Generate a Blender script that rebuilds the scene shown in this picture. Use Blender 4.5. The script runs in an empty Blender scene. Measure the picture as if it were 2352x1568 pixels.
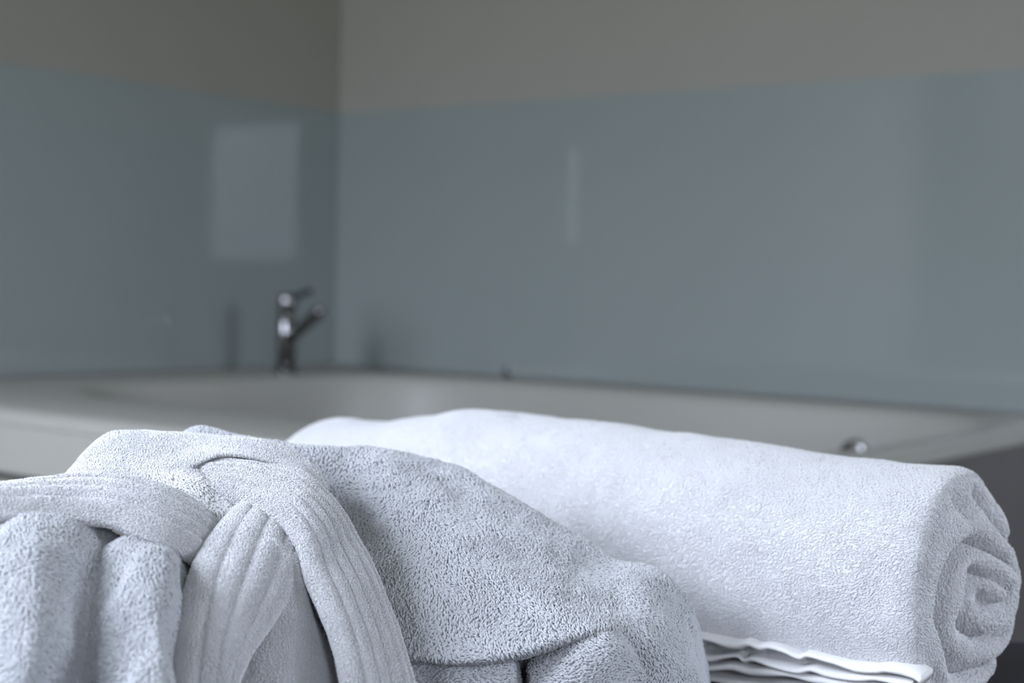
import bpy, bmesh, math, random
import numpy as np
from mathutils import Vector, Matrix

# ------------------------------------------------------------------ camera, sky, exposure
sc = bpy.context.scene
COL = sc.collection
W, H, F = 2352, 1568, 3522.0
TH = math.radians(53.0)
FWD = Vector((-math.cos(TH), math.sin(TH), 0))      # level heading of the camera
RGT = Vector((math.sin(TH), math.cos(TH), 0))
UPV = Vector((0, 0, 1))
PITCH, ROLL = math.radians(2.16), math.radians(1.42)
CAM = Vector((2.433, -2.555, 0.78))
fw = FWD * math.cos(PITCH) - UPV * math.sin(PITCH)
u0 = UPV * math.cos(PITCH) + FWD * math.sin(PITCH)
rt = RGT * math.cos(ROLL) + u0 * math.sin(ROLL)
up = u0 * math.cos(ROLL) - RGT * math.sin(ROLL)
cam_data = bpy.data.cameras.new('camera')
cam = bpy.data.objects.new('camera', cam_data)
COL.objects.link(cam)
M = Matrix((rt, up, -fw)).transposed().to_4x4()
M.translation = CAM
cam.matrix_world = M
cam_data.sensor_width = 36.0
cam_data.lens = F / W * 36.0
cam_data.clip_start = 0.02
cam_data.dof.use_dof = True
cam_data.dof.focus_distance = 0.838
cam_data.dof.aperture_fstop = cam_data.lens / 1000.0 / 0.0095
sc.camera = cam

sc.view_settings.view_transform = 'Standard'
sc.view_settings.look = 'None'
sc.view_settings.gamma = 1.0
sc.view_settings.use_curve_mapping = False
sc.view_settings.exposure = 0.0
sc.cycles.use_denoising = True
sc.cycles.max_bounces = 10
sc.cycles.diffuse_bounces = 5
sc.cycles.transparent_max_bounces = 12
sc.cycles.blur_glossy = 0.0
sc.cycles.sample_clamp_indirect = 0.0
sc.cycles.caustics_reflective = False
sc.cycles.caustics_refractive = False

SKY = 72.0
world = bpy.data.worlds.new('overcast_sky')
sc.world = world
world.use_nodes = True
nt = world.node_tree
nt.nodes.clear()
wo = nt.nodes.new('ShaderNodeOutputWorld')
bg = nt.nodes.new('ShaderNodeBackground')
tc = nt.nodes.new('ShaderNodeTexCoord')
sp = nt.nodes.new('ShaderNodeSeparateXYZ')
cr = nt.nodes.new('ShaderNodeValToRGB')
mp = nt.nodes.new('ShaderNodeMapRange')
mp.inputs['From Min'].default_value = -1
mp.inputs['From Max'].default_value = 1
nt.links.new(tc.outputs['Generated'], sp.inputs[0])
nt.links.new(sp.outputs['Z'], mp.inputs['Value'])
nt.links.new(mp.outputs[0], cr.inputs[0])
cr.color_ramp.elements[0].position = 0.497
cr.color_ramp.elements[0].color = (0.14, 0.15, 0.13, 1)
cr.color_ramp.elements[1].position = 0.507
cr.color_ramp.elements[1].color = (0.815 * 0.25, 0.855 * 0.25, 1.02 * 0.25, 1)
el = cr.color_ramp.elements.new(1.0)                # overcast: far brighter overhead than at the horizon
el.color = (0.815, 0.855, 1.02, 1)
nt.links.new(cr.outputs[0], bg.inputs['Color'])
bg.inputs['Strength'].default_value = SKY
nt.links.new(bg.outputs[0], wo.inputs['Surface'])

# room: x along the back wall, y = 0 at the back wall, the left wall is x = 0
RX, RY, RZ = 4.95, -3.6, 3.0
WIN1 = (0.45, 1.22, 0.75, 2.50)       # x0, x1, z0, z1 of the openings in the wall y = RY
WIN2 = (3.74, 4.56, 0.85, 1.70)
WIN4 = (1.70, 1.97, 0.95, 1.55)
WIN_FILL = (-1.15, -0.35, 0.95, 2.05)      # y0, y1, z0, z1: unseen window added to brighten the left wall
WIN3 = (-3.30, -2.75, 1.77, 2.60)     # y0, y1, z0, z1 of the high window in the left wall
for i, (x0, x1, z0, z1) in enumerate((WIN1, WIN4, WIN2)):
    ld = bpy.data.lights.new('window_daylight', 'AREA')
    ld.shape = 'RECTANGLE'
    ld.size, ld.size_y = x1 - x0, z1 - z0
    ld.cycles.is_portal = True
    lo = bpy.data.objects.new('window_daylight', ld)
    COL.objects.link(lo)
    lo.location = ((x0 + x1) / 2, RY - 0.13, (z0 + z1) / 2)
    lo.rotation_euler = (math.radians(90), 0, 0)   # -Z of the lamp faces +Y, into the room

for w, x, a in ((WIN3, -0.13, -90), (WIN_FILL, RX + 0.13, 90)):  # left-wall window, then the added fill window opposite
    ld = bpy.data.lights.new('window_daylight', 'AREA')
    ld.shape = 'RECTANGLE'
    ld.size, ld.size_y = w[3] - w[2], w[1] - w[0]
    ld.cycles.is_portal = True
    lo = bpy.data.objects.new('window_daylight', ld)
    COL.objects.link(lo)
    lo.location = (x, (w[0] + w[1]) / 2, (w[2] + w[3]) / 2)
    lo.rotation_euler = (0, math.radians(a), 0)      # faces into the room

# ------------------------------------------------------------------ helpers
rng = np.random.default_rng(7)


def px(x, y, z):
    """a point of the place, from where it is seen and how far it is along the optical axis"""
    x, y, z = float(x), float(y), float(z)
    return CAM + z * (fw + ((x - W / 2) / F) * rt - ((y - H / 2) / F) * up)


def lev(x, d, z):
    """a point given right of, ahead of and above the camera's foot line"""
    return CAM + RGT * x + FWD * d + UPV * z


def new_obj(name, me, mat, parent=None, smooth=True):
    if mat is not None:
        me.materials.append(mat)
    if smooth:
        me.polygons.foreach_set('use_smooth', np.ones(len(me.polygons), dtype=bool))
    o = bpy.data.objects.new(name, me)
    COL.objects.link(o)
    if parent is not None:
        o.parent = parent
        o.matrix_parent_inverse = parent.matrix_world.inverted()
    return o


def from_bm(name, bm, mat, parent=None, smooth=True):
    bmesh.ops.recalc_face_normals(bm, faces=bm.faces)
    me = bpy.data.meshes.new(name)
    bm.to_mesh(me)
    bm.free()
    return new_obj(name, me, mat, parent, smooth)


def from_np(name, V, Q, mat, parent=None, smooth=True):
    me = bpy.data.meshes.new(name)
    V = np.asarray(V, dtype=np.float32)
    Q = np.asarray(Q, dtype=np.int32)
    me.vertices.add(len(V))
    me.vertices.foreach_set('co', V.ravel())
    n = len(Q)
    me.loops.add(n * 4)
    me.loops.foreach_set('vertex_index', Q.ravel())
    me.polygons.add(n)
    me.polygons.foreach_set('loop_start', np.arange(n, dtype=np.int32) * 4)
    me.update(calc_edges=True)
    me.validate()
    return new_obj(name, me, mat, parent, smooth)


def thing(name, label, cat, loc, group=None):
    o = bpy.data.objects.new(name, None)
    COL.objects.link(o)
    o.location = loc
    o.empty_display_size = 0.05
    o.matrix_world = Matrix.Translation(loc)
    tag(o, label, cat, group)
    return o


def tag(o, label=None, cat=None, group=None, kind=None):
    if label: o['label'] = label
    if cat: o['category'] = cat
    if group: o['group'] = group
    if kind: o['kind'] = kind
    return o


def box_bm(bm, x0, x1, y0, y1, z0, z1, bev=0.0):
    r = bmesh.ops.create_cube(bm, size=1.0)
    for v in r['verts']:
        v.co = Vector(((x0 + x1) / 2 + v.co.x * (x1 - x0), (y0 + y1) / 2 + v.co.y * (y1 - y0), (z0 + z1) / 2 + v.co.z * (z1 - z0)))
    if bev > 0:
        es = list({e for v in r['verts'] for e in v.link_edges})
        bmesh.ops.bevel(bm, geom=es, offset=bev, segments=3, profile=0.5, affect='EDGES')


def tube_bm(bm, pts, rads, seg=20, cap=True):
    pts = [Vector(p) for p in pts]
    rings = []
    b = None
    for i, p in enumerate(pts):
        t = (pts[min(i + 1, len(pts) - 1)] - pts[max(i - 1, 0)])
        if t.length < 1e-9:
            t = Vector((0, 0, 1))
        t.normalize()
        if b is None:
            b = t.orthogonal().normalized()
        b = (b - t * b.dot(t)).normalized()
        c = t.cross(b)
        rings.append([bm.verts.new(p + rads[i] * (math.cos(a) * b + math.sin(a) * c)) for a in (2 * math.pi * k / seg for k in range(seg))])
    for r0, r1 in zip(rings, rings[1:]):
        for k in range(seg):
            bm.faces.new((r0[k], r0[(k + 1) % seg], r1[(k + 1) % seg], r1[k]))
    if cap:
        bm.faces.new(rings[0][::-1])
        bm.faces.new(rings[-1])


# ---- numpy noise
_tab = np.random.default_rng(3).random((64, 64, 64)).astype(np.float32)


def vnoise(P, f, seed=0):
    """smooth value noise in -1..1"""
    p = np.asarray(P) * f + 17.3 * seed + 100.0
    i = np.floor(p).astype(int)
    t = p - i
    t = t * t * (3 - 2 * t)
    out = 0
    for dx in (0, 1):
        for dy in (0, 1):
            for dz in (0, 1):
                w = (t[..., 0] if dx else 1 - t[..., 0]) * (t[..., 1] if dy else 1 - t[..., 1]) * (t[..., 2] if dz else 1 - t[..., 2])
                out = out + w * _tab[(i[..., 0] + dx) % 64, (i[..., 1] + dy) % 64, (i[..., 2] + dz) % 64]
    return out * 2 - 1


def fbm(P, f, o=3, seed=0):
    return sum(vnoise(P, f * 2 ** k, seed + k) * 0.5 ** k for k in range(o))


def cr_resample(A, n):
    """Catmull-Rom along axis 0, n samples, spread by mean arc length"""
    A = np.asarray(A, float)
    m = len(A)
    d = np.linalg.norm(np.diff(A, axis=0), axis=-1)
    d = d.reshape(m - 1, -1).mean(1) ** 0.8 + 1e-6
    s = np.concatenate([[0], np.cumsum(d)])
    q = np.linspace(0, s[-1], n)
    k = np.clip(np.searchsorted(s, q, side='right') - 1, 0, m - 2)
    t = (q - s[k]) / (s[k + 1] - s[k])
    E = np.concatenate([[2 * A[0] - A[1]], A, [2 * A[-1] - A[-2]]])
    t = t.reshape((-1,) + (1,) * (A.ndim - 1))
    p0, p1, p2, p3 = E[k], E[k + 1], E[k + 2], E[k + 3]
    # tangents scaled to the uneven spacing
    se = np.concatenate([[s[0] - d[0]], s, [s[-1] + d[-1]]])
    d1 = (se[k + 2] - se[k + 1]).reshape(t.shape)
    m1 = (p2 - p0) / (se[k + 2] - se[k]).reshape(t.shape) * d1
    m2 = (p3 - p1) / (se[k + 3] - se[k + 1]).reshape(t.shape) * d1
    t2, t3 = t * t, t * t * t
    return (2 * t3 - 3 * t2 + 1) * p1 + (t3 - 2 * t2 + t) * m1 + (-2 * t3 + 3 * t2) * p2 + (t3 - t2) * m2


def grid_normals(G, toward=None):
    du = np.gradient(G, axis=0)
    dv = np.gradient(G, axis=1)
    n = np.cross(du, dv)
    n /= np.linalg.norm(n, axis=-1, keepdims=True) + 1e-12
    return n


CAMN = np.array(CAM)


def face_cam(G, n):
    dd = (n * (CAMN - G)).sum(-1)
    if dd.ndim == 2:
        a, b = dd.shape[1] // 3, dd.shape[1] * 2 // 3 + 1
        dd = dd[:, a:b]
    if dd.mean() < 0:
        n = -n
    return n


def grid_quads(nu, nv, wrap_v=False, off=0):
    i = np.arange(nu - 1)[:, None]
    j = np.arange(nv if wrap_v else nv - 1)[None, :]
    j2 = (j + 1) % nv
    return (np.stack([i * nv + j, (i + 1) * nv + j, (i + 1) * nv + j2, i * nv + j2], -1) + off).reshape(-1, 4)


def loops_on(G, N, spacing, span, hgt, rad, flow, jitter=0.45, swirl=0.9, keep=None, seed=0, back=-0.5, wrap=False, q=4):
    """terry pile of a cloth: one small tilted loop of yarn per `spacing` square, returned as (verts, quads)"""
    r = np.random.default_rng(100 + seed)
    if wrap:
        G = np.concatenate([G, G[:, :1]], 1)
        N = np.concatenate([N, N[:, :1]], 1)
    a, b, c, d = G[:-1, :-1], G[1:, :-1], G[1:, 1:], G[:-1, 1:]
    area = 0.5 * np.linalg.norm(np.cross(c - a, d - b), axis=-1)
    cnt = area / spacing ** 2
    vis = (N[:-1, :-1] * (CAMN - a)).sum(-1) / np.linalg.norm(CAMN - a, axis=-1)
    cnt = np.where(vis < back, 0, cnt)
    if keep is not None:
        cnt = cnt * keep[:-1, :-1]
    num = np.floor(cnt + r.random(cnt.shape)).astype(int)
    ii, jj = np.nonzero(num)
    ii = np.repeat(ii, num[num > 0]); jj = np.repeat(jj, num[num > 0])
    n = len(ii)
    s, t = r.random((2, n, 1))
    P = (a[ii, jj] * (1 - s) + b[ii, jj] * s) * (1 - t) + (d[ii, jj] * (1 - s) + c[ii, jj] * s) * t
    Nn = N[ii, jj]
    Fd = np.broadcast_to(np.asarray(flow, float), (n, 3)) if not callable(flow) else flow(P, ii, jj)
    Fd = Fd - Nn * (Fd * Nn).sum(-1, keepdims=True)
    Fd = Fd / (np.linalg.norm(Fd, axis=-1, keepdims=True) + 1e-9)
    S = np.cross(Nn, Fd)
    ang = swirl * 2.2 * fbm(P, 45, 2, seed) + r.normal(0, jitter, n)
    ang = ang[:, None]
    D = Fd * np.cos(ang) + S * np.sin(ang)
    B = np.cross(Nn, D)
    K = 5
    tt = np.linspace(0, 1, K)
    prof = np.array([-0.25, 0.72, 1.0, 0.72, -0.1])
    rp = np.array([0.75, 1.0, 1.08, 0.95, 0.6])
    clump = 1 + 0.35 * vnoise(P, 160, seed + 5)[:, None]
    sp_ = span * r.uniform(0.7, 1.3, (n, 1))
    hh = hgt * r.uniform(0.65, 1.35, (n, 1)) * clump
    side = r.normal(0, 0.22, (n, 1)) * hh
    X = (tt[None] - 0.35 + 0.18 * prof[None]) * sp_          # leans along the nap
    Y = prof[None] * hh
    Zs = np.sin(tt[None] * math.pi) * side
    C = P[:, None] + D[:, None] * X[..., None] + Nn[:, None] * Y[..., None] + B[:, None] * Zs[..., None]
    T = np.gradient(C, axis=1)
    T /= np.linalg.norm(T, axis=-1, keepdims=True) + 1e-12
    Bx = B[:, None] - T * (B[:, None] * T).sum(-1, keepdims=True)
    Bx /= np.linalg.norm(Bx, axis=-1, keepdims=True) + 1e-12
    Mx = np.cross(T, Bx)
    al = np.arange(q) * 2 * math.pi / q
    R = rad * r.uniform(0.8, 1.25, (n, 1, 1, 1)) * rp[None, :, None, None]
    V = C[:, :, None] + R * (np.cos(al)[None, None, :, None] * Bx[:, :, None] + np.sin(al)[None, None, :, None] * Mx[:, :, None])
    V = V.reshape(-1, 3)
    base = np.arange(n)[:, None, None] * K * q
    i = np.arange(K - 1)[None, :, None]
    j = np.arange(q)[None, None, :]
    j2 = (j + 1) % q
    Q = np.stack(np.broadcast_arrays(base + i * q + j, base + i * q + j2, base + (i + 1) * q + j2, base + (i + 1) * q + j), -1).reshape(-1, 4)
    return V, Q


def merge(parts):
    V, Q, o = [], [], 0
    for v, q in parts:
        V.append(v); Q.append(np.asarray(q) + o); o += len(v)
    return np.concatenate(V), np.concatenate(Q)


def shell(G, N, th):
    """a cloth with real thickness: front grid, back grid, closed rim"""
    nu, nv = G.shape[:2]
    Bk = G - N * th
    q1 = grid_quads(nu, nv)
    q2 = grid_quads(nu, nv)[:, ::-1] + nu * nv
    rim = [(i, 0) for i in range(nu)] + [(nu - 1, j) for j in range(1, nv)] + [(i, nv - 1) for i in range(nu - 2, -1, -1)] + [(0, j) for j in range(nv - 2, 0, -1)]
    ids = np.array([i * nv + j for i, j in rim])
    nx = np.roll(ids, -1)
    q3 = np.stack([ids, nx, nx + nu * nv, ids + nu * nv], -1)
    return np.concatenate([G.reshape(-1, 3), Bk.reshape(-1, 3)]), np.concatenate([q1, q2, q3])


def patch(cols, res=0.0028, wrinkle=0.0015, wf=25, seed=0, tail=0.0):
    """cols: list of columns of (px,py,depth) or Vectors -> fine grid + outward normals"""
    C = np.array([[np.array(p if isinstance(p, Vector) else px(*p)) for p in c] for c in cols])
    L0 = np.linalg.norm(np.diff(C, axis=0), axis=-1).sum(0).max()
    L1 = np.linalg.norm(np.diff(C, axis=1), axis=-1).sum(1).max()
    G = cr_resample(C, max(8, int(L0 / res)))
    G = np.swapaxes(cr_resample(np.swapaxes(G, 0, 1), max(8, int(L1 / res))), 0, 1)
    N = face_cam(G, grid_normals(G))
    if wrinkle:
        amp = wrinkle * fbm(G, wf, 3, seed)
        if tail:                                        # hold still where the cloth turns under
            s = np.concatenate([np.zeros((len(G), 1)), np.cumsum(np.linalg.norm(np.diff(G, axis=1), axis=-1), 1)], 1)
            amp = amp * np.clip((s[:, -1:] - s - tail) / 0.03, 0, 1)
        G = G + N * amp[..., None]
        N = face_cam(G, grid_normals(G))
    return G, N


def strip(Ls, Rs, th=0.008, bulge=0.004, ribs=5, ribh=0.0012, res=0.0022, seed=0, wr=0.001):
    """a folded band of cloth between two edges: padded cross section, stitched ribs along it"""
    A = np.array([np.array(px(*p)) for p in Ls])
    B = np.array([np.array(px(*p)) for p in Rs])
    AB = np.stack([A, B], 1)
    L = np.linalg.norm(np.diff(AB.mean(1), axis=0), axis=-1).sum()
    AB = cr_resample(AB, int(L / res))
    A, B = AB[:, 0], AB[:, 1]
    wdt = np.linalg.norm(B - A, axis=-1).max()
    m = int(wdt / res) + 14
    # profile: front from A to B, then back
    u = 0.5 - 0.5 * np.cos(np.linspace(0, math.pi, m)) * 1.0
    u = 0.35 * u + 0.65 * np.linspace(0, 1, m)
    T = np.gradient((A + B) / 2, axis=0)
    T /= np.linalg.norm(T, axis=-1, keepdims=True)
    Cc = B - A
    N = np.cross(T, Cc)
    N /= np.linalg.norm(N, axis=-1, keepdims=True) + 1e-12
    N = face_cam((A + B) / 2, N)
    edge = np.clip(1 - np.abs(2 * u - 1) ** 8, 0, 1) ** 0.5
    top = th * 0.5 * edge + bulge * (1 - (2 * u - 1) ** 2)
    if ribs:
        top = top + ribh * edge * (np.abs(np.sin(math.pi * ribs * u)) ** 0.4 - 0.75)
    bot = -th * 0.5 * edge
    Gf = A[:, None] + Cc[:, None] * u[None, :, None] + N[:, None] * top[None, :, None]
    Gf = Gf + N[:, None] * (wr * fbm(Gf, 30, 3, seed))[..., None]
    Gb = A[:, None] + Cc[:, None] * u[None, :, None] + N[:, None] * bot[None, :, None]
    n = len(A)
    ring = np.concatenate([Gf, Gb[:, ::-1][:, 1:-1]], 1)
    V = ring.reshape(-1, 3)
    k = ring.shape[1]
    Q = grid_quads(n, k, True)
    NR = np.cross(np.gradient(ring, axis=0), np.roll(ring, -1, 1) - np.roll(ring, 1, 1))
    NR /= np.linalg.norm(NR, axis=-1, keepdims=True) + 1e-12
    if (NR * (ring - ring.mean(1, keepdims=True))).sum() < 0:
        NR = -NR
    return (V, Q), ring, NR, T


# ------------------------------------------------------------------ materials
def mat(name, col, rough=0.6, spec=0.5, metal=0.0, sheen=0.0, sss=0.0, ior=None):
    m = bpy.data.materials.new(name)
    m.use_nodes = True
    b = m.node_tree.nodes['Principled BSDF']
    b.inputs['Base Color'].default_value = (*col, 1)
    b.inputs['Roughness'].default_value = rough
    b.inputs['Specular IOR Level'].default_value = spec
    b.inputs['Metallic'].default_value = metal
    if sheen:
        b.inputs['Sheen Weight'].default_value = sheen
        b.inputs['Sheen Roughness'].default_value = 0.5
    if ior:
        b.inputs['IOR'].default_value = ior
    return m


def noisy(m, scale, c0, c1, bump=0.0, bscale=None, detail=4):
    t = m.node_tree
    b = t.nodes['Principled BSDF']
    co = t.nodes.new('ShaderNodeTexCoord')
    n = t.nodes.new('ShaderNodeTexNoise')
    n.inputs['Scale'].default_value = scale
    n.inputs['Detail'].default_value = detail
    t.links.new(co.outputs['Object'], n.inputs['Vector'])
    r = t.nodes.new('ShaderNodeValToRGB')
    r.color_ramp.elements[0].position = 0.3
    r.color_ramp.elements[1].position = 0.7
    r.color_ramp.elements[0].color = (*c0, 1)
    r.color_ramp.elements[1].color = (*c1, 1)
    t.links.new(n.outputs['Fac'], r.inputs[0])
    t.links.new(r.outputs[0], b.inputs['Base Color'])
    if bump:
        n2 = t.nodes.new('ShaderNodeTexNoise')
        n2.inputs['Scale'].default_value = bscale or scale * 6
        t.links.new(co.outputs['Object'], n2.inputs['Vector'])
        bp = t.nodes.new('ShaderNodeBump')
        bp.inputs['Strength'].default_value = bump
        bp.inputs['Distance'].default_value = 0.002
        t.links.new(n2.outputs['Fac'], bp.inputs['Height'])
        t.links.new(bp.outputs[0], b.inputs['Normal'])
    return m


M_WALL = noisy(mat('painted_plaster', (0.42, 0.41, 0.38), 0.75, 0.3), 2.0, (0.226, 0.216, 0.189), (0.235, 0.225, 0.198), 0.12, 220)
M_WHITE = noisy(mat('white_wall_tile', (0.7, 0.7, 0.7), 0.4, 0.3), 2.0, (0.74, 0.74, 0.73), (0.77, 0.77, 0.76))
M_CEIL = noisy(mat('ceiling_paint', (0.7, 0.7, 0.68), 0.8, 0.3), 2.0, (0.55, 0.55, 0.53), (0.58, 0.58, 0.56), 0.1, 200)
M_FLOOR = noisy(mat('floor_tile', (0.12, 0.11, 0.10), 0.5), 3.0, (0.105, 0.10, 0.095), (0.13, 0.122, 0.115), 0.1, 60)
M_GLASS = noisy(mat('back_painted_glass', (0.35, 0.42, 0.44), 0.02, 0.5, ior=1.5), 1.5, (0.200, 0.225, 0.218), (0.210, 0.235, 0.228))
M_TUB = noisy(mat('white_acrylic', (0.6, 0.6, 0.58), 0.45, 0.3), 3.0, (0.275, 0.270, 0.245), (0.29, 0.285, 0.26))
M_DARK = noisy(mat('dark_tile', (0.05, 0.05, 0.05), 0.5, 0.4), 6.0, (0.085, 0.081, 0.079), (0.100, 0.095, 0.092), 0.1, 80)
M_BEIGE = noisy(mat('beige_stone', (0.4, 0.37, 0.33), 0.5), 8.0, (0.36, 0.33, 0.29), (0.45, 0.41, 0.36), 0.15, 60)
M_CHROME = noisy(mat('chrome', (0.75, 0.76, 0.78), 0.07, 0.5, 1.0), 4.0, (0.20, 0.20, 0.20), (0.24, 0.24, 0.24))
M_FRAME = noisy(mat('white_frame_paint', (0.75, 0.75, 0.74), 0.4), 4.0, (0.73, 0.73, 0.72), (0.77, 0.77, 0.76))
M_COTTON = noisy(mat('white_terry_cotton', (0.86, 0.86, 0.86), 0.9, 0.15, sheen=0.25), 30.0, (0.83, 0.83, 0.835), (0.88, 0.88, 0.885))
def translucent(m, col, f):
    t = m.node_tree
    b = t.nodes['Principled BSDF']
    tr = t.nodes.new('ShaderNodeBsdfTranslucent')
    tr.inputs[0].default_value = (*col, 1)
    mx = t.nodes.new('ShaderNodeMixShader')
    mx.inputs[0].default_value = f
    t.links.new(b.outputs[0], mx.inputs[1])
    t.links.new(tr.outputs[0], mx.inputs[2])
    t.links.new(mx.outputs[0], t.nodes['Material Output'].inputs[0])


translucent(M_COTTON, (0.88, 0.88, 0.89), 0.38)
M_ROBE_SHADED = noisy(mat('shaded_white_terry', (0.73, 0.74, 0.76), 0.9, 0.15, sheen=0.25), 30.0, (0.70, 0.71, 0.73), (0.75, 0.76, 0.78))  # white robe terry, shade of the dome and folds put into its colour
translucent(M_ROBE_SHADED, (0.74, 0.75, 0.77), 0.38)
M_HEM = noisy(mat('woven_cotton_hem', (0.84, 0.83, 0.82), 0.85, 0.2), 60.0, (0.83, 0.82, 0.81), (0.87, 0.86, 0.855), 0.4, 2500)
M_THREAD = noisy(mat('dark_lint', (0.03, 0.03, 0.05), 0.8, 0.2), 50.0, (0.025, 0.025, 0.045), (0.04, 0.04, 0.06))
M_LEAF = noisy(mat('hedge_leaves', (0.05, 0.07, 0.03), 0.7, 0.3), 5.0, (0.06, 0.07, 0.035), (0.14, 0.15, 0.08), 0.5, 40)
M_WOOD = noisy(mat('bench_timber', (0.12, 0.07, 0.04), 0.5), 10.0, (0.10, 0.06, 0.035), (0.16, 0.10, 0.06), 0.2, 60)


def upholstery():
    m = mat('dark_woven_fabric', (0.03, 0.03, 0.033), 0.9, 0.2)
    t = m.node_tree
    b = t.nodes['Principled BSDF']
    co = t.nodes.new('ShaderNodeTexCoord')
    ck = t.nodes.new('ShaderNodeTexChecker')
    ck.inputs['Scale'].default_value = 900
    ck.inputs['Color1'].default_value = (0.030, 0.029, 0.034, 1)
    ck.inputs['Color2'].default_value = (0.042, 0.041, 0.047, 1)
    t.links.new(co.outputs['Object'], ck.inputs['Vector'])
    t.links.new(ck.outputs['Color'], b.inputs['Base Color'])
    bp = t.nodes.new('ShaderNodeBump')
    bp.inputs['Strength'].default_value = 0.5
    bp.inputs['Distance'].default_value = 0.001
    t.links.new(ck.outputs['Fac'], bp.inputs['Height'])
    t.links.new(bp.outputs[0], b.inputs['Normal'])
    return m


def pane_glass():
    m = bpy.data.materials.new('window_glass')
    m.use_nodes = True
    t = m.node_tree
    t.nodes.clear()
    o = t.nodes.new('ShaderNodeOutputMaterial')
    mx = t.nodes.new('ShaderNodeMixShader')
    tr = t.nodes.new('ShaderNodeBsdfTransparent')
    tr.inputs[0].default_value = (0.95, 0.97, 0.97, 1)
    gl = t.nodes.new('ShaderNodeBsdfGlossy')
    gl.inputs['Roughness'].default_value = 0.01
    lw = t.nodes.new('ShaderNodeLayerWeight')
    lw.inputs['Blend'].default_value = 0.5
    pw = t.nodes.new('ShaderNodeMath')
    pw.operation = 'POWER'
    pw.inputs[1].default_value = 5.0
    t.links.new(lw.outputs['Facing'], pw.inputs[0])
    mr = t.nodes.new('ShaderNodeMapRange')
    mr.inputs['To Min'].default_value = 0.04
    mr.inputs['To Max'].default_value = 0.9
    t.links.new(pw.outputs[0], mr.inputs['Value'])
    t.links.new(mr.outputs[0], mx.inputs[0])
    t.links.new(tr.outputs[0], mx.inputs[1])
    t.links.new(gl.outputs[0], mx.inputs[2])
    t.links.new(mx.outputs[0], o.inputs[0])
    return m


M_FABRIC = upholstery()
M_PANE = pane_glass()

# ------------------------------------------------------------------ the room
def slab(name, x0, x1, y0, y1, z0, z1, m):
    bm = bmesh.new()
    box_bm(bm, x0, x1, y0, y1, z0, z1)
    return tag(from_bm(name, bm, m, None, False), kind='structure')


slab('floor', -0.1, RX + 0.1, RY - 0.2, 0.1, -0.1, 0.0, M_FLOOR)
slab('ceiling', -0.1, RX + 0.1, RY - 0.2, 0.1, RZ, RZ + 0.1, M_CEIL)
for name, w, xa, xb, m, num in (('wall_left', WIN3, -0.12, 0.0, M_WALL, 4), ('wall_right', WIN_FILL, RX, RX + 0.12, M_WHITE, 5)):  # the right wall's window is added as fill for the left wall
    bm = bmesh.new()
    y0, y1, z0, z1 = w
    box_bm(bm, xa, xb, y1, 0.1, 0, RZ)
    box_bm(bm, xa, xb, RY - 0.2, y0, 0, RZ)
    box_bm(bm, xa, xb, y0, y1, 0, z0)
    box_bm(bm, xa, xb, y0, y1, z1, RZ)
    tag(from_bm(name, bm, m, None, False), kind='structure')
    bm = bmesh.new()
    f = 0.035
    xm = (xa + xb) / 2
    for a in ((y0, y0 + f, z0, z1), (y1 - f, y1, z0, z1), (y0 + f, y1 - f, z0, z0 + f), (y0 + f, y1 - f, z1 - f, z1)):
        box_bm(bm, xm - 0.025, xm + 0.025, a[0], a[1], a[2], a[3], 0.004)
    w_ = tag(from_bm('window_%d' % num, bm, M_FRAME, None, False), kind='structure')
    bm = bmesh.new()
    box_bm(bm, xm - 0.003, xm + 0.003, y0 + f, y1 - f, z0 + f, z1 - f)
    from_bm('pane', bm, M_PANE, w_, False)
slab('wall_back', 0.0, RX, 0.0, 0.1, 0.0, RZ, M_WALL)
bm = bmesh.new()
xs = [0.0, WIN1[0], WIN1[1], WIN4[0], WIN4[1], WIN2[0], WIN2[1], RX]
for k in range(7):
    if k in (1, 3, 5):
        w = {1: WIN1, 3: WIN4, 5: WIN2}[k]
        box_bm(bm, xs[k], xs[k + 1], RY - 0.12, RY, 0, w[2])
        box_bm(bm, xs[k], xs[k + 1], RY - 0.12, RY, w[3], RZ)
    else:
        box_bm(bm, xs[k], xs[k + 1], RY - 0.12, RY, 0, RZ)
tag(from_bm('wall_front', bm, M_WALL, None, False), kind='structure')
for i, (x0, x1, z0, z1) in enumerate((WIN1, WIN4, WIN2)):
    bm = bmesh.new()
    f = 0.035
    for a in ((x0, x0 + f, z0, z1), (x1 - f, x1, z0, z1), (x0 + f, x1 - f, z0, z0 + f), (x0 + f, x1 - f, z1 - f, z1)):
        box_bm(bm, a[0], a[1], RY - 0.10, RY - 0.05, a[2], a[3], 0.004)
    w = tag(from_bm('window_%d' % (i + 1), bm, M_FRAME, None, False), kind='structure')
    bm = bmesh.new()
    box_bm(bm, x0 + f, x1 - f, RY - 0.078, RY - 0.072, z0 + f, z1 - f)
    from_bm('pane', bm, M_PANE, w, False)
    bm = bmesh.new()
    box_bm(bm, x0 - 0.03, x1 + 0.03, RY + 0.0005, RY + 0.06, z0 - 0.03, z0 - 0.001, 0.006)
    from_bm('window_sill', bm, M_FRAME, w, False)

# trees beyond the small window, seen only mirrored in the glass
bm = bmesh.new()
bmesh.ops.create_icosphere(bm, subdivisions=5, radius=1.0)
for v in bm.verts:
    n = v.co.normalized()
    d = 1 + 0.18 * float(fbm(np.array(n), 2.2, 3, 4)) + 0.07 * float(vnoise(np.array(n), 9, 8))
    v.co = Vector((n.x * 3.2 * d, n.y * 0.9 * d, n.z * 1.35 * d))
hd = from_bm('hedge', bm, M_LEAF)
hd.location = (6.0, RY - 4.5, -0.22)
tag(hd, 'green garden hedge beyond the small window, mirrored in the left glass', 'hedge')

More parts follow.
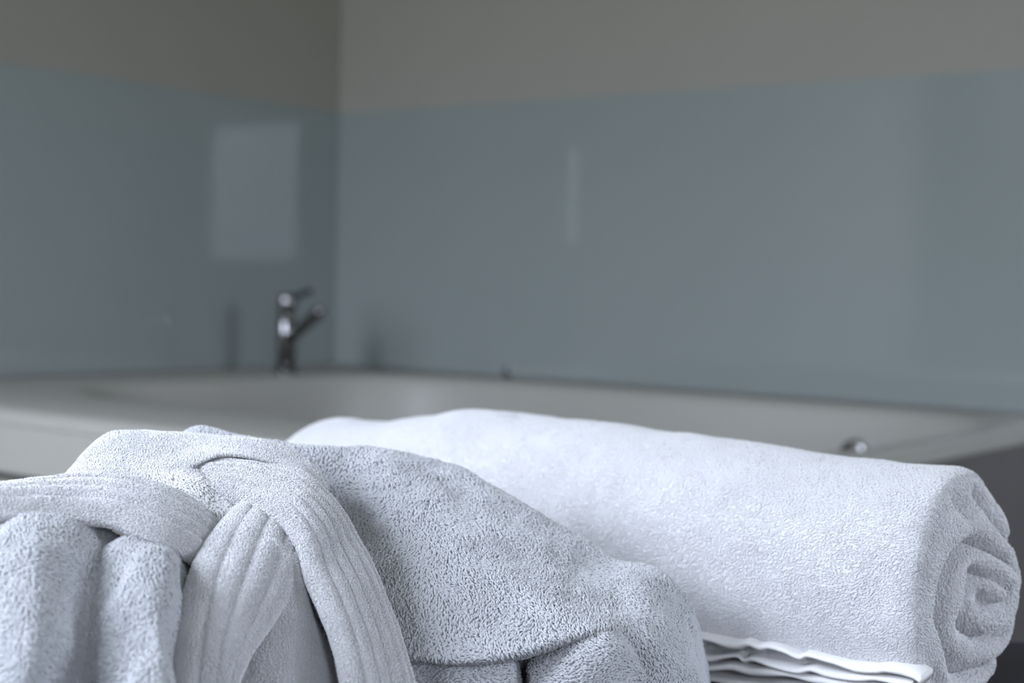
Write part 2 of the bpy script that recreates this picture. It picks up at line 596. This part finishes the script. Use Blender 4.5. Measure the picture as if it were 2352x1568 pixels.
# ------------------------------------------------------------------ glass splashbacks
GZ0, GZ1 = 0.584, 1.157
bm = bmesh.new()
box_bm(bm, 0.0005, 0.0075, -0.96, -0.0085, GZ0 + 0.002, GZ1, 0.0015)
gl = from_bm('glass_splashback', bm, M_GLASS, None, False)
tag(gl, 'pale blue-grey glass splashback on the left wall behind the chrome tap', 'splashback')
bm = bmesh.new()
box_bm(bm, 0.0005, 3.4, -0.0075, -0.0005, GZ0 + 0.002, GZ1, 0.0015)
gb = from_bm('glass_splashback', bm, M_GLASS, None, False)
tag(gb, 'pale blue-grey glass splashback on the back wall along the bath', 'splashback')
bm = bmesh.new()
box_bm(bm, 0.495, 0.513, -0.0105, -0.0005, GZ0 + 0.001, GZ0 + 0.022, 0.003)
tag(from_bm('retaining_clip', bm, M_CHROME, gb), 'small grey clip at the foot of the glass')

# ------------------------------------------------------------------ bathtub
TX, TY, TZ = 1.68, -1.25, 0.584
tub = thing('bathtub', 'white built-in bathtub in the corner under the glass', 'bathtub', (0.84, -0.62, 0.0))
N = 240
angs = [2 * math.pi * k / N for k in range(N)]


def rect_ring(x0, x1, y0, y1, cr_, z):
    cx, cy, hx, hy = (x0 + x1) / 2, (y0 + y1) / 2, (x1 - x0) / 2, (y1 - y0) / 2
    out = []
    for a in angs:
        c, s = math.cos(a), math.sin(a)
        n = 26.0 if cr_ < 0.05 else 9.0
        k = (abs(c) ** n + abs(s) ** n) ** (-1 / n)
        out.append(Vector((cx + hx * c * k, cy + hy * s * k, z)))
    return out


def super_ring(cx, cy, hx, hy, n, z):
    out = []
    for a in angs:
        c, s = math.cos(a), math.sin(a)
        k = (abs(c) ** n + abs(s) ** n) ** (-1 / n)
        out.append(Vector((cx + hx * c * k, cy + hy * s * k, z)))
    return out


rings = []
e = 0.0
for (ins, z) in ((0.012, TZ - 0.024), (0.001, TZ - 0.023), (0.0, TZ - 0.020), (0.0, TZ - 0.014), (0.003, TZ - 0.010), (0.009, TZ - 0.003), (0.020, TZ)):
    rings.append(rect_ring(0.001 + ins, TX - ins, TY + ins, -0.001 - ins * 0.3, 0.03, z))
bx, by = 0.945, -0.56
for (hx, hy, n, z) in ((0.705, 0.478, 5.0, TZ + 0.001), (0.690, 0.463, 5.0, TZ), (0.680, 0.453, 5.0, TZ - 0.006), (0.674, 0.447, 5.0, TZ - 0.016),
                       (0.668, 0.441, 5.0, TZ - 0.05), (0.655, 0.428, 4.8, TZ - 0.15), (0.635, 0.41, 4.5, TZ - 0.27), (0.60, 0.38, 4.2, TZ - 0.36),
                       (0.55, 0.33, 4.0, TZ - 0.405), (0.45, 0.25, 3.5, TZ - 0.42), (0.2, 0.1, 2.5, TZ - 0.424)):
    rings.append(super_ring(bx, by, hx, hy, n, z))
bm = bmesh.new()
vr = [[bm.verts.new(p) for p in r] for r in rings]
for r0, r1 in zip(vr, vr[1:]):
    for k in range(N):
        bm.faces.new((r0[k], r0[(k + 1) % N], r1[(k + 1) % N], r1[k]))
bm.faces.new(vr[-1])
from_bm('bath_shell', bm, M_TUB, tub)
bm = bmesh.new()
box_bm(bm, 0.002, TX - 0.004, TY + 0.001, TY + 0.022, TZ - 0.092, TZ - 0.0205, 0.002)
from_bm('apron', bm, M_TUB, tub, False)
bm = bmesh.new()
box_bm(bm, 0.002, TX - 0.035, TY + 0.05, TY + 0.07, 0.0005, TZ - 0.085)
box_bm(bm, TX - 0.026, TX - 0.006, TY + 0.03, -0.002, 0.0005, TZ - 0.0235)
tag(from_bm('side_panel', bm, M_DARK, tub, False), 'dark grey panel closing in the bath below its white rim')
# overflow on the far inner side
ov = Vector((1.340, -0.122, TZ - 0.084))
bm = bmesh.new()
ax = Vector((0, -1, 0.08)).normalized()
tube_bm(bm, [ov, ov + ax * 0.006, ov + ax * 0.010, ov + ax * 0.012], [0.030, 0.030, 0.027, 0.018], 32)
oc = from_bm('overflow_cover', bm, M_CHROME, tub)
tag(oc, 'round chrome overflow cover')
bm = bmesh.new()
tube_bm(bm, [ov + ax * 0.010, ov + ax * 0.026, ov + ax * 0.031, ov + ax * 0.033], [0.010, 0.011, 0.009, 0.004], 24)
from_bm('knob', bm, M_CHROME, oc)

# ------------------------------------------------------------------ tap
tp = Vector((0.185, -0.335, TZ))
tap = thing('mixer_tap', 'chrome single-lever mixer tap on the bath rim by the corner', 'tap', tp)
bm = bmesh.new()
R = 0.019
tube_bm(bm, [tp, tp + UPV * 0.004, tp + UPV * 0.006, tp + UPV * 0.009], [R * 1.35, R * 1.35, R * 1.25, R], 32)
tube_bm(bm, [tp + UPV * z for z in (0.009, 0.118, 0.120, 0.123, 0.125, 0.150, 0.158, 0.163, 0.165)],
        [R, R, R * 0.9, R * 0.9, R, R, R * 0.94, R * 0.75, R * 0.4], 32)
from_bm('tap_body', bm, M_CHROME, tap)
sd = (RGT * 0.085 - FWD * 0.10).normalized()
bm = bmesh.new()
s0 = tp + UPV * 0.074
tube_bm(bm, [s0, s0 + sd * 0.05 + UPV * 0.022, s0 + sd * 0.115 + UPV * 0.054, s0 + sd * 0.123 + UPV * 0.056, s0 + sd * 0.127 + UPV * 0.052], [0.0135, 0.0135, 0.0135, 0.0125, 0.008], 24)
from_bm('spout', bm, M_CHROME, tap)
bm = bmesh.new()
h0 = tp + UPV * 0.153
tube_bm(bm, [h0, h0 + sd * 0.03 + UPV * 0.006, h0 + sd * 0.095 + UPV * 0.022, h0 + sd * 0.101 + UPV * 0.0235], [0.009, 0.007, 0.006, 0.003], 20)
from_bm('lever', bm, M_CHROME, tap)

# ------------------------------------------------------------------ ledge in front of the bath
bm = bmesh.new()
box_bm(bm, 0.002, 0.98, -1.62, TY - 0.012, 0.0005, 0.488, 0.006)
tag(from_bm('stone_ledge', bm, M_BEIGE, None, False), 'beige stone ledge in front of the bath at the left', 'ledge')

# ------------------------------------------------------------------ bench
BZ = -0.256                                  # bench top below the lens
bench = thing('upholstered_bench', 'dark woven fabric bench carrying the bathrobe and towel', 'bench', lev(0.0, 0.75, -CAM.z))
B3 = Matrix((RGT, FWD, UPV)).transposed()


def bench_box(name, x0, x1, y0, y1, z0, z1, bev, m):
    bm = bmesh.new()
    box_bm(bm, x0, x1, y0, y1, z0, z1, bev)
    for v in bm.verts:
        v.co = CAM + B3 @ v.co
    return from_bm(name, bm, m, bench, bev > 0.01)


bench_box('seat_cushion', -0.62, 0.85, 0.36, 1.145, BZ - 0.11, BZ, 0.018, M_FABRIC)
bench_box('bench_frame', -0.60, 0.83, 0.38, 1.125, BZ - 0.15, BZ - 0.11, 0.004, M_WOOD)
for lx in (-0.56, 0.79):
    for ly in (0.42, 1.085):
        bench_box('leg', lx - 0.025, lx + 0.025, ly - 0.025, ly + 0.025, -CAM.z + 0.0005, BZ - 0.15, 0.004, M_WOOD)

# ------------------------------------------------------------------ rolled towel
towel = thing('rolled_towel', 'thick white terry towel rolled up behind the bathrobe', 'towel', lev(0.05, 1.10, BZ))
AXD = math.radians(52.0)
axis = Vector((RGT * math.sin(AXD) - FWD * math.cos(AXD)))          # points to the near right end
perp = Vector((RGT * math.cos(AXD) + FWD * math.sin(AXD)))          # away from the lens
END = lev(0.28, 0.93, 0)
ls = np.array([-0.012, 0.0, 0.04, 0.078, 0.128, 0.16, 0.25, 0.387, 0.43, 0.477, 0.515, 0.535, 0.552])
zt = np.array([-0.1065, -0.105, -0.107, -0.1085, -0.1045, -0.102, -0.0975, -0.0975, -0.104, -0.1145, -0.1165, -0.1165, -0.1165])
nl, na = 260, 220
l = np.linspace(0, 0.552, nl)
ztop = np.interp(l, ls, zt)
k = np.ones(11) / 11
ztop = np.convolve(np.pad(ztop, 5, 'edge'), k, 'valid')
phi = np.linspace(0, 2 * math.pi, na, endpoint=False)              # 0 = toward lens, pi/2 = up
zc = (ztop + BZ + 0.001) / 2
hz = (ztop - BZ - 0.001) / 2
hw = 0.073 + 0.003 * np.sin(l * 16)
endr = np.minimum(1, np.sqrt(np.clip(1 - (1 - np.clip(l / 0.014, 0, 1)) ** 2, 0, 1)) * 0.10 + 0.90)
endl = np.minimum(1, np.sqrt(np.clip(1 - (1 - np.clip((0.552 - l) / 0.014, 0, 1)) ** 2, 0, 1)) * 0.16 + 0.84)
er = (endr * endl)[:, None]
A_, P_, U_, E_ = np.array(axis), np.array(perp), np.array(UPV), np.array(END)
ex = 2.35
cs, sn = np.cos(phi), np.sin(phi)
chf = 1 - 0.09 * np.exp(-((phi - 2.36) / 0.45) ** 2)
kk = chf * (np.abs(cs) ** ex + np.abs(sn) ** ex) ** (-1 / ex)
RG = (E_ - A_ * l[:, None, None] - P_ * (hw[:, None] * cs * kk * er)[..., None] + U_ * (zc[:, None] + hz[:, None] * sn * kk * er)[..., None])
RN = np.cross(np.gradient(RG, axis=0), np.roll(RG, -1, 1) - np.roll(RG, 1, 1))
RN /= np.linalg.norm(RN, axis=-1, keepdims=True)
ctr = (E_ - A_ * l[:, None] + U_ * zc[:, None])[:, None]
if ((RG - ctr) * RN).sum() < 0:
    RN = -RN
amp = 0.0022 * fbm(RG, 14, 3, 2) + 0.0012 * vnoise(RG, 45, 5)
up_side = np.clip(sn + 0.75, 0, 1)[None]
RG = RG + RN * (amp * up_side)[..., None]
body = (RG.reshape(-1, 3), grid_quads(nl, na, True))
flow = lambda P, ii, jj: np.broadcast_to(-A_ * 1.0 - U_ * 0.35, P.shape)
lp = loops_on(RG, RN, 0.00105, 0.0018, 0.00050, 0.00034, flow, 0.5, 0.25, q=3, seed=1, wrap=True, back=-0.3)
V, Q = merge([body, lp])
from_np('outer_wrap', V, Q, M_COTTON, towel)
# coiled ends
for which, li in (('near', 0), ('far', nl - 1)):
    ring = RG[li]
    c0 = ring.mean(0)
    sgn = 1 if which == 'near' else -1
    nr = 70
    rr = np.linspace(0, 1, nr)[:, None]
    ph = phi[None]
    P0 = c0 + (ring[None] - c0) * rr[..., None]
    warp = 0.55 * vnoise(P0, 24, 9) + 0.22 * vnoise(P0, 55, 4)
    turns = rr * 2.4 + ph / (2 * math.pi) + 0.62 + warp
    coil = np.abs(np.sin(math.pi * turns)) ** 0.7
    bul = 0.016 * (1 - rr ** 2) * (1 + 0.5 * np.cos(ph - math.pi)) * np.ones_like(ph)
    dep = bul + (0.017 * (coil - 0.85) + 0.005 * vnoise(P0, 50, 6)) * np.clip((1 - rr) * 7, 0, 1) * np.clip(rr * 5, 0.2, 1)
    CG = P0 + A_ * sgn * dep[..., None]
    CN = np.cross(np.gradient(CG, axis=0), np.roll(CG, -1, 1) - np.roll(CG, 1, 1))
    CN /= np.linalg.norm(CN, axis=-1, keepdims=True) + 1e-12
    if (CN * A_ * sgn).sum() < 0:
        CN = -CN
    parts = [(CG.reshape(-1, 3), grid_quads(nr, na, True))]
    if which == 'near':
        parts.append(loops_on(CG, CN, 0.0012, 0.0020, 0.0009, 0.00038, lambda P, ii, jj: np.broadcast_to(-U_ + 0.3 * P_, P.shape), 0.5, 0.5, seed=2, wrap=True))
    V, Q = merge(parts)
    from_np('coiled_end', V, Q, M_COTTON, towel)


# hem ends stacked along the front foot of the roll
def hem(pts, z0, dz, dep, thick, seed, name='hem'):
    A = cr_resample(np.array([(p[0], p[1]) for p in pts], float), 150)
    n = len(A)
    x = A[:, 0]
    zz = z0 + dz * (x - 1628) / 490.0
    F3 = np.array([np.array(px(a, b, z)) for (a, b), z in zip(A, zz)])
    inn = P_ * 0.8 + np.array(FWD) * 0.2
    m = 18
    a = np.linspace(0, 2 * math.pi, m, endpoint=False)
    X = np.sign(np.cos(a)) * np.abs(np.cos(a)) ** 0.6
    Y = np.sign(np.sin(a)) * np.abs(np.sin(a)) ** 0.8
    th = thick * (1 + 0.25 * vnoise(F3, 60, seed))[:, None]
    wav = 0.002 * vnoise(F3, 50, seed + 3)[:, None]
    G = F3[:, None] + 0 * inn + inn * (dep * 0.5 * (1 - X)[None] + wav)[..., None] + U_ * (th * 0.5 * (Y - 1)[None])[..., None]
    G[..., 2] = np.maximum(G[..., 2], CAM.z + BZ + 0.0012)
    V = np.concatenate([G.reshape(-1, 3)])
    Q = grid_quads(n, m, True)
    bmh = bmesh.new()
    vs = [bmh.verts.new(v) for v in V]
    for q in Q:
        bmh.faces.new([vs[i] for i in q])
    bmh.faces.new(vs[:m])
    bmh.faces.new(vs[-m:])
    return tag(from_bm(name, bmh, M_HEM, towel), 'smooth woven hem of the towel')


hem([(1560, 1452), (1628, 1462), (1690, 1473), (1716, 1469), (1742, 1479), (1765, 1477), (1800, 1487), (1836, 1503), (1850, 1497), (1900, 1509), (1960, 1524), (2010, 1528), (2035, 1526), (2090, 1538), (2113, 1552)], 0.955, -0.085, 0.028, 0.0052, 1)
hem([(1560, 1500), (1628, 1507), (1660, 1503), (1690, 1500), (1705, 1510), (1725, 1507), (1780, 1522), (1830, 1534), (1862, 1529), (1900, 1541), (1960, 1550), (2010, 1549), (2050, 1556), (2095, 1566)], 0.957, -0.085, 0.028, 0.0046, 2)
hem([(1560, 1520), (1628, 1528), (1680, 1524), (1720, 1533), (1780, 1536), (1840, 1548), (1900, 1556), (1960, 1566), (2030, 1573), (2090, 1584)], 0.959, -0.085, 0.028, 0.0050, 3)
hem([(1560, 1546), (1628, 1553), (1690, 1560), (1760, 1566), (1840, 1574), (1940, 1586), (2090, 1606)], 0.961, -0.085, 0.028, 0.0052, 4)

# lint on the towel
lt = px(2107, 1313, 0.868)
bm = bmesh.new()
a, b = px(2093, 1322, 0.8655), px(2116, 1308, 0.8655)
mid = (a + b) / 2 + UPV * 0.0006
tube_bm(bm, [a, mid, b], [0.00013, 0.00016, 0.00012], 8)
tag(from_bm('loose_thread', bm, M_THREAD), 'tiny dark thread lying on the rolled towel near its end', 'thread')

# ------------------------------------------------------------------ bathrobe
robe = thing('bathrobe', 'white terry bathrobe folded on the bench in front of the rolled towel', 'bathrobe', lev(-0.02, 0.82, BZ))
TERRY = dict(spacing=0.00110, span=0.0028, hgt=0.0012, rad=0.00048, jitter=0.35, swirl=0.7)
VELOUR = dict(spacing=0.00070, span=0.0014, hgt=0.0006, rad=0.00027, q=3, jitter=0.5, swirl=0.4)
DOWN = np.array(-UPV * 1.0 + RGT * 0.25 - FWD * 0.3)


def cloth(name, G, N, th, pile, flow, seed, label=None, base=None, m=None):
    pile = dict(pile, wrap=base is not None)
    parts = [base if base is not None else shell(G, N, th)]
    parts.append(loops_on(G, N, flow=flow, seed=seed, **pile))
    V, Q = merge(parts)
    V[:, 2] = np.maximum(V[:, 2], CAM.z + BZ + 0.0015)      # rests on the bench
    o = from_np(name, V, Q, m or M_COTTON, robe)
    if label:
        o['label'] = label
    return o


# folded body and sleeve, the big dome on the right
cols = [
    [(400, 1006, .955), (440, 1090, .93), (490, 1195, .905), (540, 1330, .875), (590, 1480, .845)],
    [(465, 985, .955), (500, 1080, .93), (540, 1190, .905), (590, 1330, .875), (640, 1480, .845)],
    [(560, 1008, .95), (600, 1090, .925), (640, 1190, .90), (690, 1330, .87), (740, 1490, .835)],
    [(720, 1034, .945), (740, 1110, .935), (770, 1200, .912), (810, 1330, .855), (850, 1500, .815)],
    [(860, 1029, .955), (870, 1110, .925), (890, 1210, .885), (915, 1340, .84), (945, 1502, .80)],
    [(1000, 1064, .96), (1000, 1130, .92), (1005, 1230, .875), (1020, 1350, .835), (1060, 1510, .797)],
    [(1120, 1116, .955), (1110, 1170, .92), (1110, 1260, .875), (1125, 1370, .835), (1185, 1495, .80)],
    [(1210, 1172, .945), (1200, 1215, .915), (1205, 1290, .875), (1230, 1380, .838), (1290, 1465, .81)],
    [(1300, 1226, .935), (1295, 1260, .91), (1305, 1320, .875), (1335, 1390, .845), (1380, 1443, .822)],
    [(1400, 1279, .925), (1395, 1305, .905), (1405, 1350, .88), (1425, 1400, .858), (1450, 1458, .838)],
    [(1500, 1303, .92), (1490, 1328, .90), (1495, 1373, .88), (1510, 1428, .862), (1520, 1495, .845)],
    [(1558, 1348, .915), (1558, 1368, .905), (1558, 1408, .89), (1558, 1463, .87), (1560, 1535, .855)],
    [(1597, 1412, .915), (1597, 1428, .91), (1597, 1458, .90), (1596, 1503, .885), (1594, 1565, .865)],
    [(1618, 1492, .92), (1618, 1503, .915), (1618, 1523, .91), (1618, 1553, .90), (1617, 1600, .885)],
    [(1625, 1600, .93), (1625, 1612, .925), (1625, 1632, .915), (1625, 1655, .905), (1624, 1690, .89)],
]
full = []
for i, c in enumerate(cols):
    o_ = px(*c[0])
    kb = 1.0 if i < 8 else 0.45
    x, y, z = c[-1]
    fl = max(o_.z - (CAM.z + BZ) - 0.02, 0.01)
    back = [o_ + FWD * 0.05 * kb - UPV * min(0.10, fl), o_ + FWD * 0.022 * kb - UPV * min(0.014, fl * 0.5)]
    if i <= 8:
        tail = [(x, y + 9, z + 0.003), (x, y + 13, z + 0.011), (x, y + 8, z + 0.030)]
    else:
        tail = [(x + 2, y + 40, z - 0.003), (x + 4, y + 100, z - 0.004), (x + 6, y + 270, z - 0.002)]
    full.append(back + list(c) + tail)
G, Nn = patch(full, 0.0024, 0.0030, 22, 11, tail=0.034)
cloth('robe_body', G, Nn, 0.0012, TERRY, DOWN, 3, m=M_ROBE_SHADED)

# lower folds under the hem of the dome
lowA = []
for (x, y, z) in ((830, 1512, .835), (900, 1514, .82), (980, 1520, .812), (1060, 1524, .808), (1130, 1516, .808), (1172, 1516, .812), (1187, 1530, .822), (1191, 1550, .845)):
    lowA.append([(x, y - 14, z + .03), (x, y - 3, z + .012), (x, y + 14, z), (x, y + 60, z - .006), (x, y + 150, z - .004), (x, y + 340, z)])
G, Nn = patch(lowA, 0.0024, 0.0025, 35, 21)
cloth('sleeve_fold', G, Nn, 0.004, TERRY, -DOWN * np.array((1, 1, -0.2)) + np.array(RGT), 4, m=M_ROBE_SHADED)
lowB = []
for (x, y, z) in ((1203, 1546, .855), (1206, 1524, .832), (1220, 1506, .818), (1290, 1478, .812), (1350, 1458, .815), (1400, 1448, .823), (1450, 1468, .838), (1510, 1508, .855), (1570, 1560, .872)):
    lowB.append([(x, y - 14, z + .03), (x, y - 2, z + .012), (x + 3, y + 18, z), (x + 6, y + 70, z - .010), (x + 8, y + 150, z - .010), (x + 8, y + 340, z - .006)])
G, Nn = patch(lowB, 0.0024, 0.0030, 35, 22)
cloth('sleeve_fold', G, Nn, 0.004, TERRY, DOWN * 0.6 + np.array(RGT) * 0.8, 5, m=M_ROBE_SHADED)

# loop-pile inside of the neck
neck = [
    [(250, 1120, .870), (300, 1165, .846), (360, 1230, .822), (420, 1290, .80)],
    [(330, 1095, .860), (380, 1140, .841), (440, 1200, .820), (500, 1270, .80)],
    [(420, 1068, .868), (450, 1122, .844), (500, 1180, .825), (560, 1260, .80)],
    [(500, 1060, .893), (530, 1118, .86), (580, 1180, .828), (640, 1250, .805)],
    [(580, 1062, .895), (600, 1120, .865), (650, 1190, .835), (700, 1260, .81)],
]
G, Nn = patch(neck, 0.0022, 0.0025, 35, 31)
cloth('neck_lining', G, Nn, 0.003, TERRY, DOWN + np.array(RGT) * 0.6, 6, 'loop-pile inside of the neck')

# collar ridge
cc = [
    ((90, 1134, .878), (105, 1143, .862), (135, 1158, .85)),
    ((150, 1087, .887), (172, 1118, .865), (212, 1152, .847)),
    ((200, 1036, .897), (228, 1088, .870), (272, 1152, .847)),
    ((248, 1001, .902), (282, 1068, .872), (342, 1142, .848)),
    ((310, 991, .902), (346, 1052, .872), (400, 1102, .852)),
    ((385, 992, .902), (411, 1036, .877), (445, 1070, .862)),
    ((460, 994, .902), (478, 1026, .880), (500, 1048, .864)),
    ((550, 1003, .902), (556, 1030, .882), (562, 1051, .866)),
    ((630, 1020, .899), (632, 1046, .884), (626, 1066, .870)),
    ((690, 1046, .895), (690, 1066, .884), (685, 1082, .872)),
    ((728, 1079, .888), (727, 1096, .878), (715, 1108, .868)),
    ((748, 1116, .882), (745, 1128, .872), (732, 1134, .864)),
]
full = []
for o3, m3, l3 in cc:
    o_ = px(*o3)
    full.append([o_ + FWD * 0.045 - UPV * 0.05, o_ + FWD * 0.018 - UPV * 0.007, o3, m3, (l3[0], l3[1] - 4, l3[2]), (l3[0] + 1, l3[1], l3[2] + .003), (l3[0] + 2, l3[1] + 1, l3[2] + .010), (l3[0] + 4, l3[1] - 3, l3[2] + .04)])
G, Nn = patch(full, 0.0018, 0.0014, 30, 41, tail=0.046)
cloth('collar', G, Nn, 0.0010, dict(VELOUR, hgt=0.0006), DOWN, 7)

# right lapel, stitched along its length
O = [(455, 1080, .885), (520, 1064, .880), (610, 1074, .880), (690, 1092, .876), (745, 1137, .864), (800, 1212, .845), (850, 1302, .826), (893, 1412, .806), (928, 1512, .79), (962, 1650, .775), (985, 1790, .765), (1000, 1900, .76)]
I = [(478, 1112, .86), (525, 1142, .835), (592, 1170, .815), (650, 1206, .80), (690, 1262, .785), (708, 1330, .775), (737, 1400, .765), (767, 1475, .755), (787, 1568, .745), (803, 1680, .738), (815, 1820, .73), (825, 1920, .726)]
base, G, Nn, T = strip(I, O, 0.009, 0.004, 6, 0.0022, 0.0018, 51)
cloth('lapel', G, Nn, 0, VELOUR, lambda P, ii, jj: T[ii] + 0.0 * P, 8, 'right lapel stitched in long ribs', base)

# left lapel
Up = [(-140, 1152, .80), (0, 1136, .812), (115, 1117, .822), (220, 1105, .828), (320, 1113, .828), (410, 1148, .825), (480, 1203, .832), (545, 1275, .84)]
Lo = [(-140, 1172, .74), (0, 1183, .745), (90, 1190, .752), (180, 1194, .757), (260, 1204, .758), (350, 1242, .757), (430, 1277, .768), (505, 1335, .80)]
base, G, Nn, T = strip(Lo, Up, 0.009, 0.005, 5, 0.0030, 0.0018, 52)
cloth('lapel', G, Nn, 0, VELOUR, lambda P, ii, jj: T[ii] + 0.0 * P, 9, 'left lapel stitched in long ribs', base)

# front band falling over the left lapel
Lb = [(560, 1150, .838), (535, 1172, .824), (490, 1222, .794), (445, 1292, .763), (415, 1392, .739), (403, 1492, .724), (404, 1612, .712), (410, 1720, .705), (420, 1960, .70)]
Rb = [(690, 1215, .838), (690, 1240, .824), (692, 1286, .798), (667, 1360, .775), (622, 1440, .756), (572, 1512, .742), (527, 1620, .728), (505, 1720, .72), (500, 1960, .712)]
base, G, Nn, T = strip(Lb, Rb, 0.009, 0.006, 4, 0.0027, 0.0018, 53)
cloth('front_band', G, Nn, 0, VELOUR, lambda P, ii, jj: T[ii] + 0.0 * P, 10, 'ribbed front band falling to the lower left', base)

# smooth inner cloth between band and lapel
inn = []
for x0, x1, z0, z1 in ((480, 400, .80, .742), (570, 500, .792, .731), (625, 600, .786, .728), (668, 690, .785, .733), (692, 752, .790, .744), (703, 776, .808, .766)):
    inn.append([(x0 + (x1 - x0) * t, 1235 + 500 * t + 30 * (1 - t) * (x0 > 650), z0 + (z1 - z0) * t) for t in (0, .2, .45, .7, 1, 1.3)])
for q, x in enumerate((690, 699, 754, 789, 806, 818)):
    inn[-1][q] = (x, inn[-1][q][1], inn[-1][q][2])
G, Nn = patch(inn, 0.0022, 0.0022, 22, 61)
cloth('inner_cloth', G, Nn, 0.002, VELOUR, DOWN, 12)

# loose soft folds at the lower left, nearest the lens
rows = ((1178, .790), (1192, .766), (1232, .738), (1310, .716), (1400, .700), (1500, .690), (1620, .682), (1790, .678), (1990, .676))
gc = []
for x, off, dy, drift in ((-215, .16, 10, 0), (-250, .07, 4, 0), (-235, .012, 0, 0), (-140, -.006, 0, 0), (-60, .006, 0, -10), (-15, .014, 0, -20), (40, -.005, 4, -30), (95, -.012, 0, -55), (160, -.006, 2, -90),
                          (220, .010, 14, -110), (265, .018, 40, -115), (300, .006, 56, -70), (340, -.008, 70, -25), (375, -.006, 80, 5), (402, .022, 84, 0), (440, .060, 90, 0), (490, .085, 90, 0)):
    col = []
    for q, (y, z) in enumerate(rows):
        t = q / (len(rows) - 1)
        w = min(1, q / 2)
        col.append((x + drift * t, y + dy * (1 - t), z + off * w * 1.1))
    gc.append(col)
G, Nn = patch(gc, 0.0022, 0.0055, 22, 71)
cloth('front_folds', G, Nn, 0.0015, dict(TERRY, spacing=0.0012, span=0.0024, hgt=0.0010, rad=0.00042), DOWN, 13, 'soft loose folds at the front', m=M_ROBE_SHADED)
